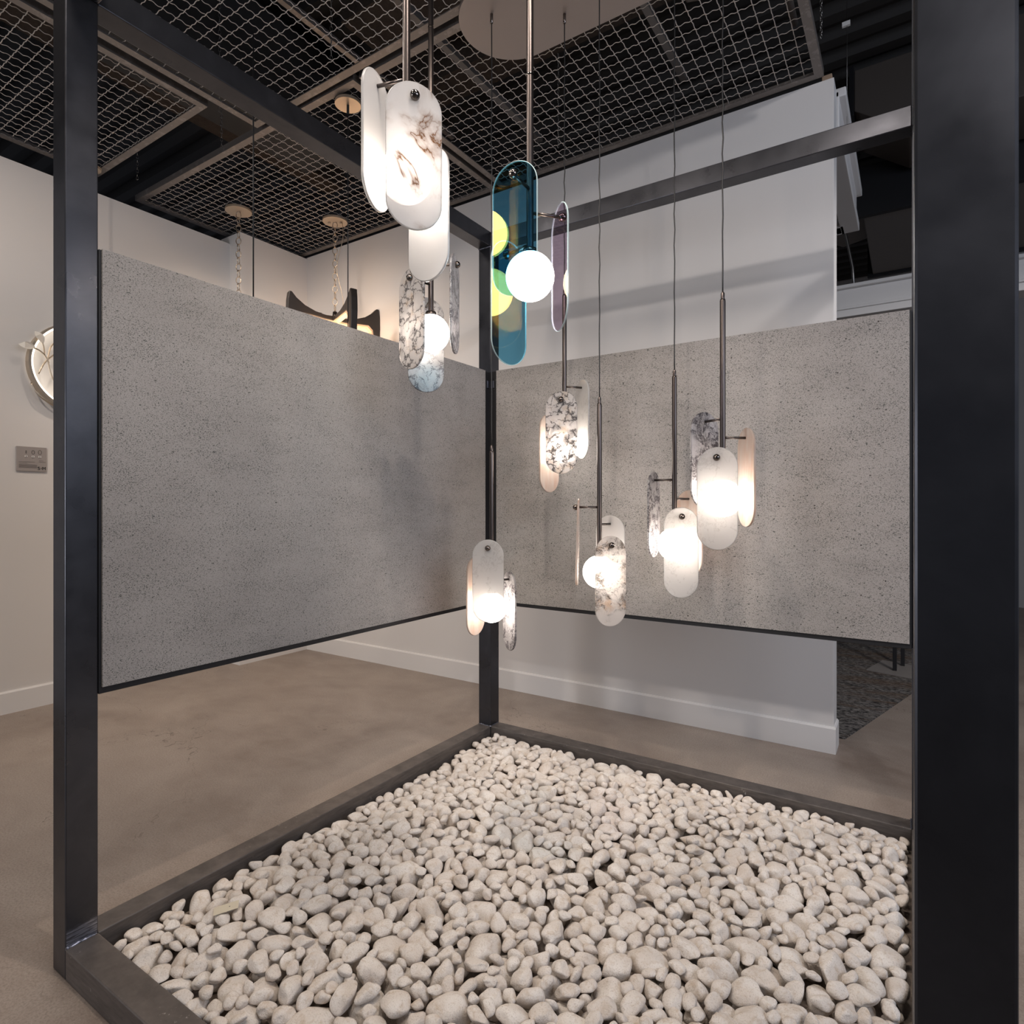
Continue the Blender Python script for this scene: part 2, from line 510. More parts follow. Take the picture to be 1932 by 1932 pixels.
# mouldings at the right, seen past the end of the back wall
m = MB()
m.box(1.98, 2.09, 3.74, 5.3, 4.12, 4.40)
m.box(2.0, 2.13, 3.74, 5.34, 4.36, 4.42)
m.box(1.97, 2.11, 3.74, 5.32, 4.05, 4.12)
m.box(1.6, 1.98, 5.16, 5.3, 4.05, 4.40)
m.box(1.6, 2.0, 5.14, 5.32, 4.05, 4.12)
struct(m.build('trim_2', M['trim'], bevel=.006), 'white crown moulded bulkhead running back from the end of the wall')
tag(MB().box(2.0, 2.06, 3.60, 3.70, 4.385, 4.45).build('timber_block', M['rawwood'], bevel=.004), 'raw timber end block on top of the back wall corner', 'block')
m = MB()
m.box(.6, 5, 6.12, 6.3, 3.56, 3.80)
m.box(.6, 5, 6.07, 6.3, 3.80, 3.835)
m.box(.6, 5, 6.09, 6.3, 3.59, 3.615)
m.box(.6, 5, 6.04, 6.3, 3.50, 3.57)
struct(m.build('trim_3', M['trim'], bevel=.005), 'white moulded header beyond the opening')

d = thing('vent_duct', 'dull grey boxed duct with its broad underside above the white header', 'duct', (2.9, 7.2, 4.6))
MB().box(2.08, 4.2, 6.35, 8.25, 4.6, 5.05).build('duct_body', M['duct'], d, .01)
MB().box(2.02, 4.25, 6.28, 6.35, 4.57, 5.08).build('flange', M['backing'], d, .004)
MB().box(2.02, 4.25, 8.25, 8.32, 4.57, 5.08).build('flange', M['backing'], d, .004)
d = thing('vent_duct', 'dark brown duct with a sloping side hanging nearest the opening', 'duct', (3, 5.8, 4.95))
m = MB()
m.prism([(0, .25), (0, .62), (1.6, .62), (1.6, -.05), (.42, -.05)], (2.06, 6.2, 4.95), (1, 0, 0), (0, 0, 1), .75)
m.build('duct_body', M['ductdark'], d, .008)
MB().box(2.02, 2.06, 5.42, 6.24, 5.15, 5.6).build('flange', M['backing'], d, .004)
tag(MB().prism([(0, 0), (.42, 0), (.42, 1.05), (.12, 1.2), (0, 1.0)], (1.66, 6.6, 4.86), (1, 0, 0), (0, 1, 0), .05).build('hanging_duct_plate', M['duct']), 'flat grey plate hung beside the dull grey duct', 'duct plate')
m = MB()
m.tube([(1.63, 6.38, 4.97), (1.79, 6.40, 4.79), (1.916, 6.42, 4.47), (1.98, 6.42, 4.11), (2.0, 6.44, 3.70)], .014, 8)
tag(m.build('hanging_cable', M['chain_grey']), 'grey cable curving down behind the white header', 'cable')

# unistrut and conduits running back above the mesh
for (x, z, r, lab) in ((-.075, 4.62, .022, 'grey strut running back above the right mesh panels'),
                       (1.13, 4.66, .022, 'dark strut running back over the oval canopy end'),
                       (-1.0, 4.95, .02, 'brown lit strut running back above the front mesh panel'),
                       (-1.75, 4.7, .018, 'thin brown strut above the back left mesh panel')):
    tag(MB().box(x - r, x + r, -2, 3.45, z, z + .045).build('hanging_strut', M['conduit'] if x > -.5 else M['mframe']), lab, 'strut', 'struts above the mesh ceiling')
m = MB()
m.tube([(1.32, 1.2, 4.75), (1.32, 2.75, 4.75), (1.34, 2.86, 4.75), (1.45, 2.9, 4.75), (1.74, 2.9, 4.76), (1.83, 2.93, 4.76), (1.86, 3.05, 4.76), (1.86, 3.45, 4.76)], .02, 10)
tag(m.build('hanging_conduit', M['ductdark']), 'dark bent conduit pipe above the right mesh panel', 'pipe')

# ------------------------------------------------------------------ mesh ceiling panels
def crimped(m, p0, p1, pitch, ph, r=.0027):
    p0, p1 = np.array(p0), np.array(p1)
    L = np.linalg.norm(p1 - p0)
    k = max(2, int(L / pitch * 12))
    t = np.linspace(0, 1, k + 1)
    s = t * L
    zz = .0036 * np.sin(PI * 3 * s / pitch + ph)
    d = (p1 - p0) / L
    sd = np.array([-d[1], d[0], 0])
    o = len(m.v)
    for i in range(k + 1):
        c = p0 + d * s[i]
        for a, b in ((1, 0), (0, 1), (-1, 0), (0, -1)):
            q = c + sd * (a * r)
            m.v.append((q[0], q[1], q[2] + zz[i] + b * r))
    for i in range(k):
        for j in range(4):
            j2 = (j + 1) % 4
            m.f.append((o + i * 4 + j, o + i * 4 + j2, o + i * 4 + 4 + j2, o + i * 4 + 4 + j))
            m.sm.append(True)

def mesh_panel(label, x0, x1, y0, y1):
    z = 4.40
    t = thing('hanging_mesh_panel', label, 'mesh panel', ((x0 + x1) / 2, (y0 + y1) / 2, z), 'woven wire mesh ceiling panels')
    f, wd, th = MB(), .052, .006
    f.box(x0, x1, y0, y0 + wd, z, z + th); f.box(x0, x1, y1 - wd, y1, z, z + th)
    f.box(x0, x0 + wd, y0 + wd, y1 - wd, z, z + th); f.box(x1 - wd, x1, y0 + wd, y1 - wd, z, z + th)
    f.box(x0, x1, y0, y0 + th, z + th, z + .05); f.box(x0, x1, y1 - th, y1, z + th, z + .05)
    f.box(x0, x0 + th, y0 + th, y1 - th, z + th, z + .05); f.box(x1 - th, x1, y0 + th, y1 - th, z + th, z + .05)
    f.build('angle_frame', M['mframe'], t)
    w = MB()
    pit = .08
    zc = z + .019
    nx = int((x1 - x0 - .04) / pit)
    ny = int((y1 - y0 - .04) / pit)
    ox = x0 + (x1 - x0 - nx * pit) / 2
    oy = y0 + (y1 - y0 - ny * pit) / 2
    for i in range(nx + 1):
        crimped(w, (ox + i * pit, y0 + .02, zc), (ox + i * pit, y1 - .02, zc), pit, PI * (i % 2) + .3)
    for j in range(ny + 1):
        crimped(w, (x0 + .02, oy + j * pit, zc), (x1 - .02, oy + j * pit, zc), pit, PI * (j % 2) + 1.8)
    w.build('wire_mesh', M['wire'], t)
    return t
mesh_panel('wire mesh ceiling panel over the left wall, a dark gap behind it', -3.28, -1.625, -1.0, 1.50)
mesh_panel('wire mesh ceiling panel over the front of the steel display frame', -1.55, 2.02, -1.0, 1.835)
mesh_panel('wire mesh ceiling panel in the far left corner above the chain lamps', -3.45, -.565, 1.87, 3.53)
mesh_panel('wire mesh ceiling panel along the back wall behind the oval canopy', -.52, 2.02, 1.88, 3.53)

# ------------------------------------------------------------------ chains
def chain_mb(p_top, p_bot, lw, lh, wr, twist=0.0):
    m = MB()
    p_top, p_bot = Vector(p_top), Vector(p_bot)
    L = (p_bot - p_top).length
    pitch = lh - 2.2 * wr
    n = max(2, int(round(L / pitch)))
    step = (p_bot - p_top) / n
    for i in range(n):
        c = p_top + step * (i + .5)
        a = (i % 2) * PI / 2 + twist + YAW
        ua = Vector((math.cos(a), math.sin(a), 0))
        pts = []
        hw, hh = lw / 2 - wr, lh / 2 - wr
        for k in range(14):
            w = 2 * PI * k / 14
            pts.append(c + ua * (hw * math.cos(w)) + Vector((0, 0, hh * math.sin(w))))
        m.tube(pts, wr, 6, closed=True)
    return m
def support_chain(x, y, z0, label, r=.0022):
    tag(chain_mb((x, y, 5.6), (x, y, z0), .02, .036, r, .5).build('support_chain', M['chain_grey']), label, 'chain', 'thin chains holding up the mesh ceiling')
p = spot_at(1549, 3.7)
support_chain(p.x, p.y, 4.45, 'thin grey chain hanging at the right end of the back mesh panel', .003)
support_chain(-1.68, 1.62, 4.45, 'thin grey chain dropping through the dark gap by the display frame')
support_chain(-3.15, 1.75, 4.45, 'thin grey chain hanging close to the left wall')
support_chain(-.60, 1.72, 4.45, 'thin chain holding the back edge of the front mesh panel')
support_chain(.15, 3.35, 4.45, 'thin chain above the back mesh panel beside its strut')
support_chain(-2.2, 1.95, 4.45, 'thin chain at the near edge of the corner mesh panel')
m = MB()
p = spot_at(1598, 4.3)
m.tube([(p.x, p.y, 5.62), (p.x, p.y, 4.2)], .0016, 6)
w = thing('hanging_wire', 'thin wire with a white clip hanging from the roof deck right of the mesh', 'wire', (p.x, p.y, 4.2))
m.build('wire_line', M['chain_grey'], w)
MB().box(p.x - .03, p.x + .02, p.y - .01, p.y + .01, 5.0, 5.03).build('clip', M['white'], w)

# ------------------------------------------------------------------ steel display frame
fr = thing('display_booth', 'black square steel tube frame holding two grey panels above a pebble bed', 'display frame', (LX / 2, LY / 2, 0))
for (x, y, lab) in ((0, 0, 'left post with brushed weld marks at its foot'), (0, LY - W, None), (LX - W, LY - W, None), (LX - W, 0, 'nearest post')):
    o = MB().box(x, x + W, y, y + W, 0, TOPZ + W).build('post', M['steel'], fr, .004)
    if lab: o['label'] = lab
for z0, z1, nm, mt in ((0, KERB, 'bottom_beam', 'kerb'), (TOPZ, TOPZ + W, 'top_beam', 'steel')):
    MB().box(W, LX - W, 0, W, z0, z1).build(nm, M[mt], fr, .004)
    MB().box(W, LX - W, LY - W, LY, z0, z1).build(nm, M[mt], fr, .004)
    MB().box(0, W, W, LY - W, z0, z1).build(nm, M[mt], fr, .004)
    MB().box(LX - W, LX, W, LY - W, z0, z1).build(nm, M[mt], fr, .004)
# weld beads where the kerb meets the posts
def bead(pts, parent):
    q = []
    for a, b in zip(pts[:-1], pts[1:]):
        a, b = Vector(a), Vector(b)
        for i in range(14):
            q.append(a.lerp(b, i / 14) + Vector((random.uniform(-1, 1), random.uniform(-1, 1), random.uniform(-1, 1))) * .0012)
    rr = [random.uniform(.0035, .0062) for _ in q]
    MB().tube(q, rr, 7).build('weld_bead', M['weld'], parent)
bead([(W + .001, .002, KERB), (W + .001, W + .002, KERB)], fr)
bead([(.002, LY - W - .001, KERB), (W, LY - W - .001, KERB), (W + .001, LY, KERB)], fr)
bead([(LX - W - .001, LY, KERB), (LX - W - .001, LY - W, KERB)], fr)
bead([(0, LY - W - .001, TOPZ), (W, LY - W - .001, TOPZ), (W + .001, LY, TOPZ)], fr)
# panels
bk = MB()
bk.box(.05, .104, W, LY - W, .944, 2.512)
bk = bk.build('backing_frame', M['backing'], fr, .002)
bk['label'] = 'black backing frame on the left side'
MB().box(.104, .1133, .108, 2.413, .968, 2.513).build('concrete_panel', M['panel'], bk, .001)['label'] = 'speckled grey concrete panel on the left side'
for z in (1.15, 2.40):
    MB().box(.104, .109, 2.44, 2.465, z, z + .05).build('bracket', M['weld'], bk, .002)
bk = MB()
bk.box(W, LX - W, 2.469, 2.53, .944, 2.512)
bk = bk.build('backing_frame', M['backing'], fr, .002)
bk['label'] = 'black backing frame on the back side'
MB().box(.1675, 2.4886, 2.4601, 2.469, .968, 2.513).build('concrete_panel', M['panel'], bk, .001)['label'] = 'speckled grey concrete panel on the back side'
for z in (1.15, 2.40):
    MB().box(.12, .145, 2.464, 2.469, z, z + .05).build('bracket', M['weld'], bk, .002)

# ------------------------------------------------------------------ pendant lights
SL, SW, ST, RG, RA = .450, .173, .0105, .085, .110

def stadium(L, Wd, n=20):
    r = Wd / 2
    h = L / 2 - r
    o = [(r * math.cos(PI * i / n), h + r * math.sin(PI * i / n)) for i in range(n + 1)]
    o += [(r * math.cos(PI + PI * i / n), -h + r * math.sin(PI + PI * i / n)) for i in range(n + 1)]
    return o

def slab_mesh(name, mats, rim=False):
    ST = .0065 if rim else .0105
    me = bpy.data.meshes.new(name)
    b = .0022
    rings = [(b, -ST / 2), (0, -ST / 2 + b), (0, ST / 2 - b), (b, ST / 2)]
    vs, fs, sm, mi = [], [], [], []
    for ins, y in rings:
        vs += [(x, y, z) for x, z in stadium(SL - 2 * ins, SW - 2 * ins)]
    n = len(vs) // 4
    fs += [tuple(range(n)), tuple(range(3 * n, 4 * n))[::-1]]
    sm += [False, False]
    mi += [0, 0]
    for i in range(3):
        for j in range(n):
            j2 = (j + 1) % n
            fs.append((i * n + j2, i * n + j, (i + 1) * n + j, (i + 1) * n + j2))
            sm.append(True)
            mi.append(1 if rim else 0)
    me.from_pydata(vs, [], fs)
    me.polygons.foreach_set('use_smooth', sm)
    for q in mats:
        me.materials.append(q)
    me.polygons.foreach_set('material_index', mi)
    me.update()
    return me
SLAB = {k: slab_mesh('slab_' + k, [M[k]]) for k in ('alabaster', 'plainalab', 'crackle', 'viola', 'umber', 'onyx', 'blush', 'smoke')}
for k in ('dblue', 'dviolet'):
    SLAB[k] = slab_mesh('slab_' + k, [M[k], M['drim']], True)
SLABTXT = {'alabaster': 'alabaster slab with brown veins', 'plainalab': 'plain white alabaster slab', 'crackle': 'white marble slab with black crackle veins',
           'viola': 'pale marble slab with dark violet veins', 'umber': 'marble slab with brown and black veins', 'onyx': 'milky white onyx slab',
           'blush': 'blush onyx slab', 'smoke': 'clear slab with grey veins', 'dblue': 'blue glass slab', 'dviolet': 'pale violet glass slab'}

def pendant(label, u, d, globe_v, rod_v, slabs, cord=None, canopy=False):
    """slabs: (turn from the viewing line in degrees, top pixel row, material, tilt)"""
    P = spot_at(u, d)
    to_cam = (CAM - P); to_cam.z = 0; to_cam.normalize()
    right = Vector((-to_cam.y, to_cam.x, 0))
    gz = height(globe_v, d)
    t = thing('pendant_light', label, 'pendant lamp', (P.x, P.y, gz), 'pendant lamps of slabs around a globe')
    MB().ball((P.x, P.y, gz), RG, 40, 20).build('globe', M['globe'], t)
    top = height(rod_v, d) if rod_v is not None else 4.41
    rod = MB().lathe([(.0125, gz + RG - .004), (.0125, top - .012), (.011, top - .004), (.0001, top)], (P.x, P.y, 0), 20).build('rod', M['rod'], t)
    MB().lathe([(.0001, gz + RG + .012), (.024, gz + RG + .012), (.026, gz + RG - .004), (.02, gz + RG - .014), (.0001, gz + RG - .014)], (P.x, P.y, 0), 24).build('socket_cap', M['rod'], t)
    if rod_v is not None:
        MB().lathe([(.0085, top - .004), (.0085, top + .022), (.004, top + .03)], (P.x, P.y, 0), 16).build('ferrule', M['rod'], rod)
        ct = cord or 4.40
        pts = []
        k = 26
        for i in range(k + 1):
            z = top + .02 + (ct - top - .02) * i / k
            q = .0022 * math.sin(i * i * .11 + i * .9 + u) * math.sin(PI * i / k)
            pts.append((P.x + q, P.y + q * .6, z))
        MB().tube(pts, .0032, 8).build('cord', M['cord'], t)
    else:
        js = height(52, d) if u == 813 else gz + RG + .62
        MB().lathe([(.0131, js - .003), (.0135, js), (.0131, js + .003)], (P.x, P.y, 0), 20).build('joint_ring', M['knob'], rod)
        MB().lathe([(.0001, 4.395), (.07, 4.395), (.07, 4.42), (.0001, 4.42)], (P.x, P.y, 0), 28, False).build('ceiling_plate', M['canopy'], t)
    for (phi, vt, mk, tilt) in slabs:
        a = math.radians(phi)
        dr = to_cam * math.cos(a) + right * math.sin(a)
        rd = RA
        dd = d - rd * math.cos(a)
        zt = height(vt, dd)
        az = zt - .046
        end = P + dr * (rd + ST / 2 + .004)
        arm = MB().tube([(P.x + dr.x * .011, P.y + dr.y * .011, az), (end.x, end.y, az)], .0062, 12).build('arm', M['rod'], t)
        kc = P + dr * (rd + ST / 2 + .006)
        MB().ball((kc.x, kc.y, az), .0155, 20, 12).build('knob', M['knob'], arm)
        o = bpy.data.objects.new('glass_slab' if mk[0] == 'd' or mk == 'smoke' else 'stone_slab', SLAB[mk])
        COL.objects.link(o)
        o.parent = t
        c = P + dr * rd
        o.location = (c.x - P.x, c.y - P.y, zt - SL / 2 - gz)
        o.rotation_euler = (math.radians(tilt), 0, math.atan2(dr.y, dr.x) - PI / 2)
        o['label'] = SLABTXT[mk]
    return P

pendant('large rod pendant of white alabaster slabs with brown veins, highest and nearest', 767, 1.955, 332, None,
        [(12, 153, 'alabaster', 0), (-117, 144, 'plainalab', 0), (138, 275, 'plainalab', 0)])
pendant('rod pendant of blue and violet dichroic glass slabs with a bare lit globe', 1000, 2.13, 522, None,
        [(-28, 304, 'dblue', 0), (107, 386, 'dviolet', 0), (-136, 455, 'dblue', 0)])
pendant('rod pendant of black veined marble slabs hanging just below the alabaster pendant', 813, 2.78, 629, None,
        [(-50, 507, 'crackle', 0), (76, 478, 'viola', 0), (192, 562, 'smoke', 0)])
g4 = pendant('cord pendant under the oval canopy with a black crackle marble slab in front', 1065, 3.42, 845, 555,
             [(-9, 738, 'crackle', 0), (113, 717, 'onyx', 0), (-127, 781, 'blush', 0)])
pendant('lowest hung cord pendant in front of the back post, white slab facing out', 927.5, 3.42, 1146, 850,
        [(-10, 1018, 'onyx', 0), (-124, 1050, 'blush', 0), (112, 1078, 'viola', 0)])
pendant('cord pendant with a brown and black veined slab and one slab seen edge on', 1131, 3.12, 1079, 760,
        [(30, 1011, 'umber', 0), (149, 972, 'plainalab', 0), (-90.5, 940, 'blush', 1.5)])
pendant('cord pendant with a white onyx front slab, its neighbour overlapping on the right', 1272.5, 3.12, 1027, 708,
        [(17, 957, 'onyx', 0), (-107, 889, 'viola', 0), (137, 925, 'blush', 0)])
pendant('rightmost cord pendant, white onyx front slab beside a blush slab', 1363.5, 2.75, 940, 563,
        [(-12, 843, 'onyx', 0), (-133, 776, 'viola', 0), (112, 809, 'blush', 0)])

# the long oval canopy the five cords hang from
cp = thing('oval_canopy', 'long oval bronze ceiling plate the five cord pendants hang from', 'ceiling canopy', (1.25, 2.01, 4.37))
o2 = []
for i in range(29):
    a = PI / 2 + PI * i / 28
    o2.append((.586 + .3 * math.cos(a), 2.01 + .3 * math.sin(a)))
for i in range(29):
    a = -PI / 2 + PI * i / 28
    o2.append((1.86 + .3 * math.cos(a), 2.01 + .3 * math.sin(a)))
MB().prism(o2, (0, 0, 4.372), (1, 0, 0), (0, 1, 0), .025).build('plate', M['canopy'], cp, .002)
for u, dd in ((927.5, 3.42), (1065, 3.42), (1131, 3.12), (1272.5, 3.12), (1363.5, 2.75)):
    p = spot_at(u, dd)
    MB().lathe([(.004, 4.318), (.0085, 4.322), (.0085, 4.372)], (p.x, p.y, 0), 16).build('cord_grip', M['knob'], cp)
MB().lathe([(.0001, 4.352), (.006, 4.354), (.006, 4.372)], (.70, 2.02, 0), 12).build('cap_nut', M['knob'], cp)

# ------------------------------------------------------------------ lamps beyond the frame
def disc(c, r, z, parent, mat):
    return MB().lathe([(.0001, z), (r, z), (r, z + .02), (.0001, z + .02)], (c[0], c[1], 0), 36, False).build('canopy_plate', mat, parent)
# round canopy with a plain cord
c = spot_at(656.5, 4.2)
t = thing('cord_lamp', 'round bronze canopy with one straight black cord dropping behind the left panel', 'cord lamp', (c.x, c.y, 2.6))
disc(c, .088, 4.372, t, M['canopy_gold'])
MB().lathe([(.006, 4.31), (.009, 4.32), (.009, 4.375)], (c.x, c.y, 0), 12).build('cord_grip', M['cord'], t)
MB().tube([(c.x, c.y, 4.32), (c.x, c.y, 2.75)], .0035, 8).build('cord', M['cord'], t)
MB().lathe([(.0001, 2.76), (.02, 2.75), (.02, 2.6), (.0001, 2.6)], (c.x, c.y, 0), 16).build('lamp_holder', M['rod'], t)
c = spot_at(478, 3.6)
t = thing('cord_lamp', 'single black cord dropping behind the left top beam, no canopy in view', 'cord lamp', (c.x, c.y, 2.6))
MB().tube([(c.x, c.y, 4.40), (c.x, c.y, 2.75)], .0042, 8).build('cord', M['cord'], t)
MB().lathe([(.0001, 2.76), (.02, 2.75), (.02, 2.5), (.0001, 2.5)], (c.x, c.y, 0), 16).build('lamp_holder', M['rod'], t)
# chain lamp nearer the left wall
c = spot_at(450, 5.72)
t = thing('chain_lamp', 'gold chain with a round gold canopy, left of the wooden chandelier', 'chain lamp', (c.x, c.y, 3.2))
disc(c, .117, 4.37, t, M['canopy_gold'])
chain_mb((c.x, c.y, 4.37), (c.x, c.y, 3.45), .054, .072, .0042).build('chain', M['chain'], t)
MB().lathe([(.0001, 3.46), (.03, 3.44), (.05, 3.3), (.09, 3.24), (.0001, 3.22)], (c.x, c.y, 0), 28).build('lamp_body', M['champagne'], t)
# wooden chandelier
c = spot_at(632, 5.93)
c.z = 3.40
t = thing('chandelier', 'dark wood four armed chandelier on a gold chain behind the left panel', 'chandelier', tuple(c))
disc(c, .117, 4.37, t, M['canopy_gold'])
for s in (-1, 1):
    MB().ball((c.x + R_AX.x * .055 * s, c.y + R_AX.y * .055 * s, 4.366), .012, 14, 8).build('canopy_nut', M['chain'], t)
chain_mb((c.x, c.y, 4.37), (c.x, c.y, 3.50), .054, .072, .0042).build('chain', M['chain'], t)
q = [c + R_AX * .05 + Vector((0, 0, z)) + R_AX * (.03 * math.sin(z * 9)) for z in np.linspace(.15, .97, 26)]
MB().tube(q, .0035, 6).build('wire', M['champagne'], t)
MB().lathe([(.0001, 3.50), (.02, 3.495), (.026, 3.45), (.03, 3.40), (.018, 3.36), (.014, 3.22), (.0001, 3.21)], (c.x, c.y, 0), 24).build('hub', M['rod'], t)
for k, az in enumerate((-142, -52, 38, 128)):
    a = math.radians(az) + YAW
    dr = Vector((math.cos(a), math.sin(a), 0))
    sd = Vector((-dr.y, dr.x, 0))
    prof_t = [(.02, .045), (.10, .042), (.20, .058), (.30, .095), (.38, .15), (.425, .20)]
    prof_b = [(.45, .20), (.462, .12), (.465, .0), (.455, -.14), (.44, -.27), (.405, -.27), (.40, -.12), (.385, -.02), (.34, .02), (.22, .012), (.10, .0), (.02, .0)]
    arm = MB().prism([(x, z) for x, z in prof_t + prof_b], tuple(c - sd * .032), tuple(dr), (0, 0, 1), -.064).build('arm', M['blackwood'], t, .006)
    pl = [(.02, -.001), (.10, -.001), (.22, .011), (.34, .019), (.384, -.021), (.399, -.121), (.404, -.27), (.39, -.27), (.384, -.121), (.37, -.035), (.33, .002), (.22, -.006), (.10, -.016), (.02, -.016)]
    MB().prism(pl, tuple(c - sd * .027), tuple(dr), (0, 0, 1), -.054).build('inlay', M['lightwood'], arm)
rp = ring_pts((c.x, c.y, 3.20), .375, (1, 0, 0), (0, 1, 0), 56)
m = MB()
rv = []
for i in range(56):
    a = 2 * PI * i / 56
    for r_, z_ in ((.365, 3.17), (.39, 3.17), (.39, 3.225), (.365, 3.225)):
        rv.append((c.x + r_ * math.cos(a), c.y + r_ * math.sin(a), z_))
m.add(rv, [(i * 4 + j, ((i + 1) % 56) * 4 + j, ((i + 1) % 56) * 4 + (j + 1) % 4, i * 4 + (j + 1) % 4) for i in range(56) for j in range(4)])
m.build('hoop', M['lightwood'], t)
m = MB()
rv = []
for i in range(56):
    a = 2 * PI * i / 56
    for r_, z_ in ((.355, 3.175), (.364, 3.175), (.364, 3.22), (.355, 3.22)):
        rv.append((c.x + r_ * math.cos(a), c.y + r_ * math.sin(a), z_))
m.add(rv, [(i * 4 + j, ((i + 1) % 56) * 4 + j, ((i + 1) % 56) * 4 + (j + 1) % 4, i * 4 + (j + 1) % 4) for i in range(56) for j in range(4)])
m.build('light_ring', M['ledwarm'], t)
CH = c.copy()
# canopy half hidden by the left post
c = spot_at(172, 5.0)
t = thing('cord_lamp', 'small round canopy peeping out beside the left post under the mesh', 'cord lamp', (c.x, c.y, 3.2))
disc(c, .07, 4.372, t, M['canopy_gold'])
MB().tube([(c.x, c.y, 4.375), (c.x, c.y, 3.3)], .0035, 8).build('cord', M['cord'], t)
MB().lathe([(.0001, 3.31), (.02, 3.3), (.02, 3.2), (.0001, 3.2)], (c.x, c.y, 0), 16).build('lamp_holder', M['rod'], t)

# ring sconce on the left wall
sc = Vector((-3.30, 1.375, 2.745))
t = thing('wall_sconce', 'lit ring sconce with thin branches and pale leaves on the left wall', 'wall lamp', (-3.35, sc.y, sc.z))
def flat_ring(r0, r1, x0, x1, n=72):
    m = MB()
    vs = []
    for i in range(n):
        a = 2 * PI * i / n
        for r_, x_ in ((r0, x0), (r1, x0), (r1, x1), (r0, x1)):
            vs.append((x_, sc.y + r_ * math.cos(a), sc.z + r_ * math.sin(a)))
    m.add(vs, [(i * 4 + j, ((i + 1) % n) * 4 + j, ((i + 1) % n) * 4 + (j + 1) % 4, i * 4 + (j + 1) % 4) for i in range(n) for j in range(4)])
    return m
flat_ring(.352, .368, -3.335, -3.265).build('ring_band', M['champagne'], t)
flat_ring(.338, .352, -3.33, -3.27).build('light_strip', M['led'], t)
MB().tube([(-3.35, sc.y, sc.z - .30), (-3.325, sc.y, sc.z - .30)], .045, 24).build('wall_plate', M['champagne'], t)
def P2(yy, zz, x=-3.25):
    return (x, sc.y + yy, sc.z + zz)
stems = [[P2(.02, -.36), P2(-.12, -.25), P2(-.22, -.12), P2(-.25, .02), P2(-.23, .14), P2(-.13, .24), P2(-.05, .27)],
         [P2(-.24, .0), P2(-.27, .06), P2(-.31, .09), P2(-.35, .10)],
         [P2(-.27, .06), P2(-.275, .12), P2(-.29, .17)],
         [P2(-.31, -.10), P2(-.27, .0), P2(-.2, .08), P2(-.12, .12)],
         [P2(-.16, -.09), P2(-.10, -.085), P2(-.04, -.09)],
         [P2(-.345, -.17, -3.29), P2(-.30, -.27, -3.28), P2(-.2, -.335, -3.28), P2(-.08, -.375, -3.28)],
         [P2(-.13, .24), P2(-.14, .30), P2(-.15, .33)]]
for s in stems:
    pts = []
    for i in range(len(s) - 1):
        for k in range(5):
            pts.append(Vector(s[i]).lerp(Vector(s[i + 1]), k / 5))
    pts.append(Vector(s[-1]))
    for _ in range(2):
        pts = [pts[0]] + [(pts[i - 1] + pts[i] * 2 + pts[i + 1]) / 4 for i in range(1, len(pts) - 1)] + [pts[-1]]
    MB().tube(pts, .006, 8).build('branch', M['champagne'], t)
def leaf(c, ang, L=.10, wd=.03):
    m = MB()
    vs, n = [], 12
    ca, sa = math.cos(ang), math.sin(ang)
    for sgn in (-.003, .003):
        for i in range(2 * n):
            k = i if i < n else 2 * n - i
            tt = k / n
            ww = wd * math.sin(PI * tt) ** .8 * (1 if i < n else -1)
            a = (tt - .5) * L
            vs.append((c[0] + sgn + .02 * math.sin(PI * tt), c[1] + a * ca - ww * sa, c[2] + a * sa + ww * ca))
    k = 2 * n
    m.add(vs, [tuple(range(k)), tuple(range(k, 2 * k))[::-1]] + [(i, (i + 1) % k, (i + 1) % k + k, i + k) for i in range(k)])
    m.build('leaf', M['leafglass'], t)
leaf(P2(-.385, .105), PI, .11, .028)
leaf(P2(-.305, .19), 2.2, .10, .026)
leaf(P2(-.10, .13), .2, .09, .025)
leaf(P2(-.15, .36), 1.6, .09, .025)

# small sign plate on the left wall
t = thing('wall_sign', 'small grey brushed sign plate with icons on the left wall below the sconce', 'sign', (-3.35, 1.05, 1.975))
MB().box(-3.35, -3.336, .951, 1.150, 1.879, 2.073).build('plate', M['signplate'], t, .002)
sx = -3.3355
def flat(name, rects, mat, parent, dx=.0008):
    m = MB()
    for (y0, y1, z0, z1) in rects:
        m.box(sx - .001, sx + dx, y0, y1, z0, z1)
    return m.build(name, mat, parent)
def oval(cy, cz, ry, rz, w=.0045):
    m = MB()
    n = 36
    vs = []
    for i in range(n):
        a = 2 * PI * i / n
        for k, x_ in ((1, sx - .001), (1, sx + .0008), (0, sx + .0008), (0, sx - .001)):
            rr = (ry, rz) if k else (ry - w, rz - w)
            vs.append((x_, cy + rr[0] * math.cos(a), cz + rr[1] * math.sin(a)))
    m.add(vs, [(i * 4 + j, ((i + 1) % n) * 4 + j, ((i + 1) % n) * 4 + (j + 1) % 4, i * 4 + (j + 1) % 4) for i in range(n) for j in range(4)])
    return m.build('icon', M['signgrey'], t)
flat('icon', [(1.009, 1.017, 2.018, 2.042)], M['signgrey'], t)
oval(1.059, 2.03, .0115, .017)
oval(1.104, 2.032, .0125, .0195)
for yy in (1.013, 1.058, 1.103):
    sq = flat('symbol_tile', [(yy - .009, yy + .009, 1.991, 2.003)], M['white'], t)
    flat('symbol_dot', [(yy - .003, yy + .003, 1.994, 2.000)], M['ink'], sq, .0016)
    flat('small_print', [(yy - .009, yy + .009, 1.9845, 1.9865)], M['signgrey'], t)
flat('small_print', [(.966, 1.07, 1.952, 1.9545), (.966, 1.02, 1.941, 1.9435), (1.098, 1.128, 1.964, 1.9665), (1.098, 1.142, 1.954, 1.9565)] +
     [(.966, 1.085, 1.931 - .005 * i, 1.9325 - .005 * i) for i in range(6)], M['signgrey'], t)
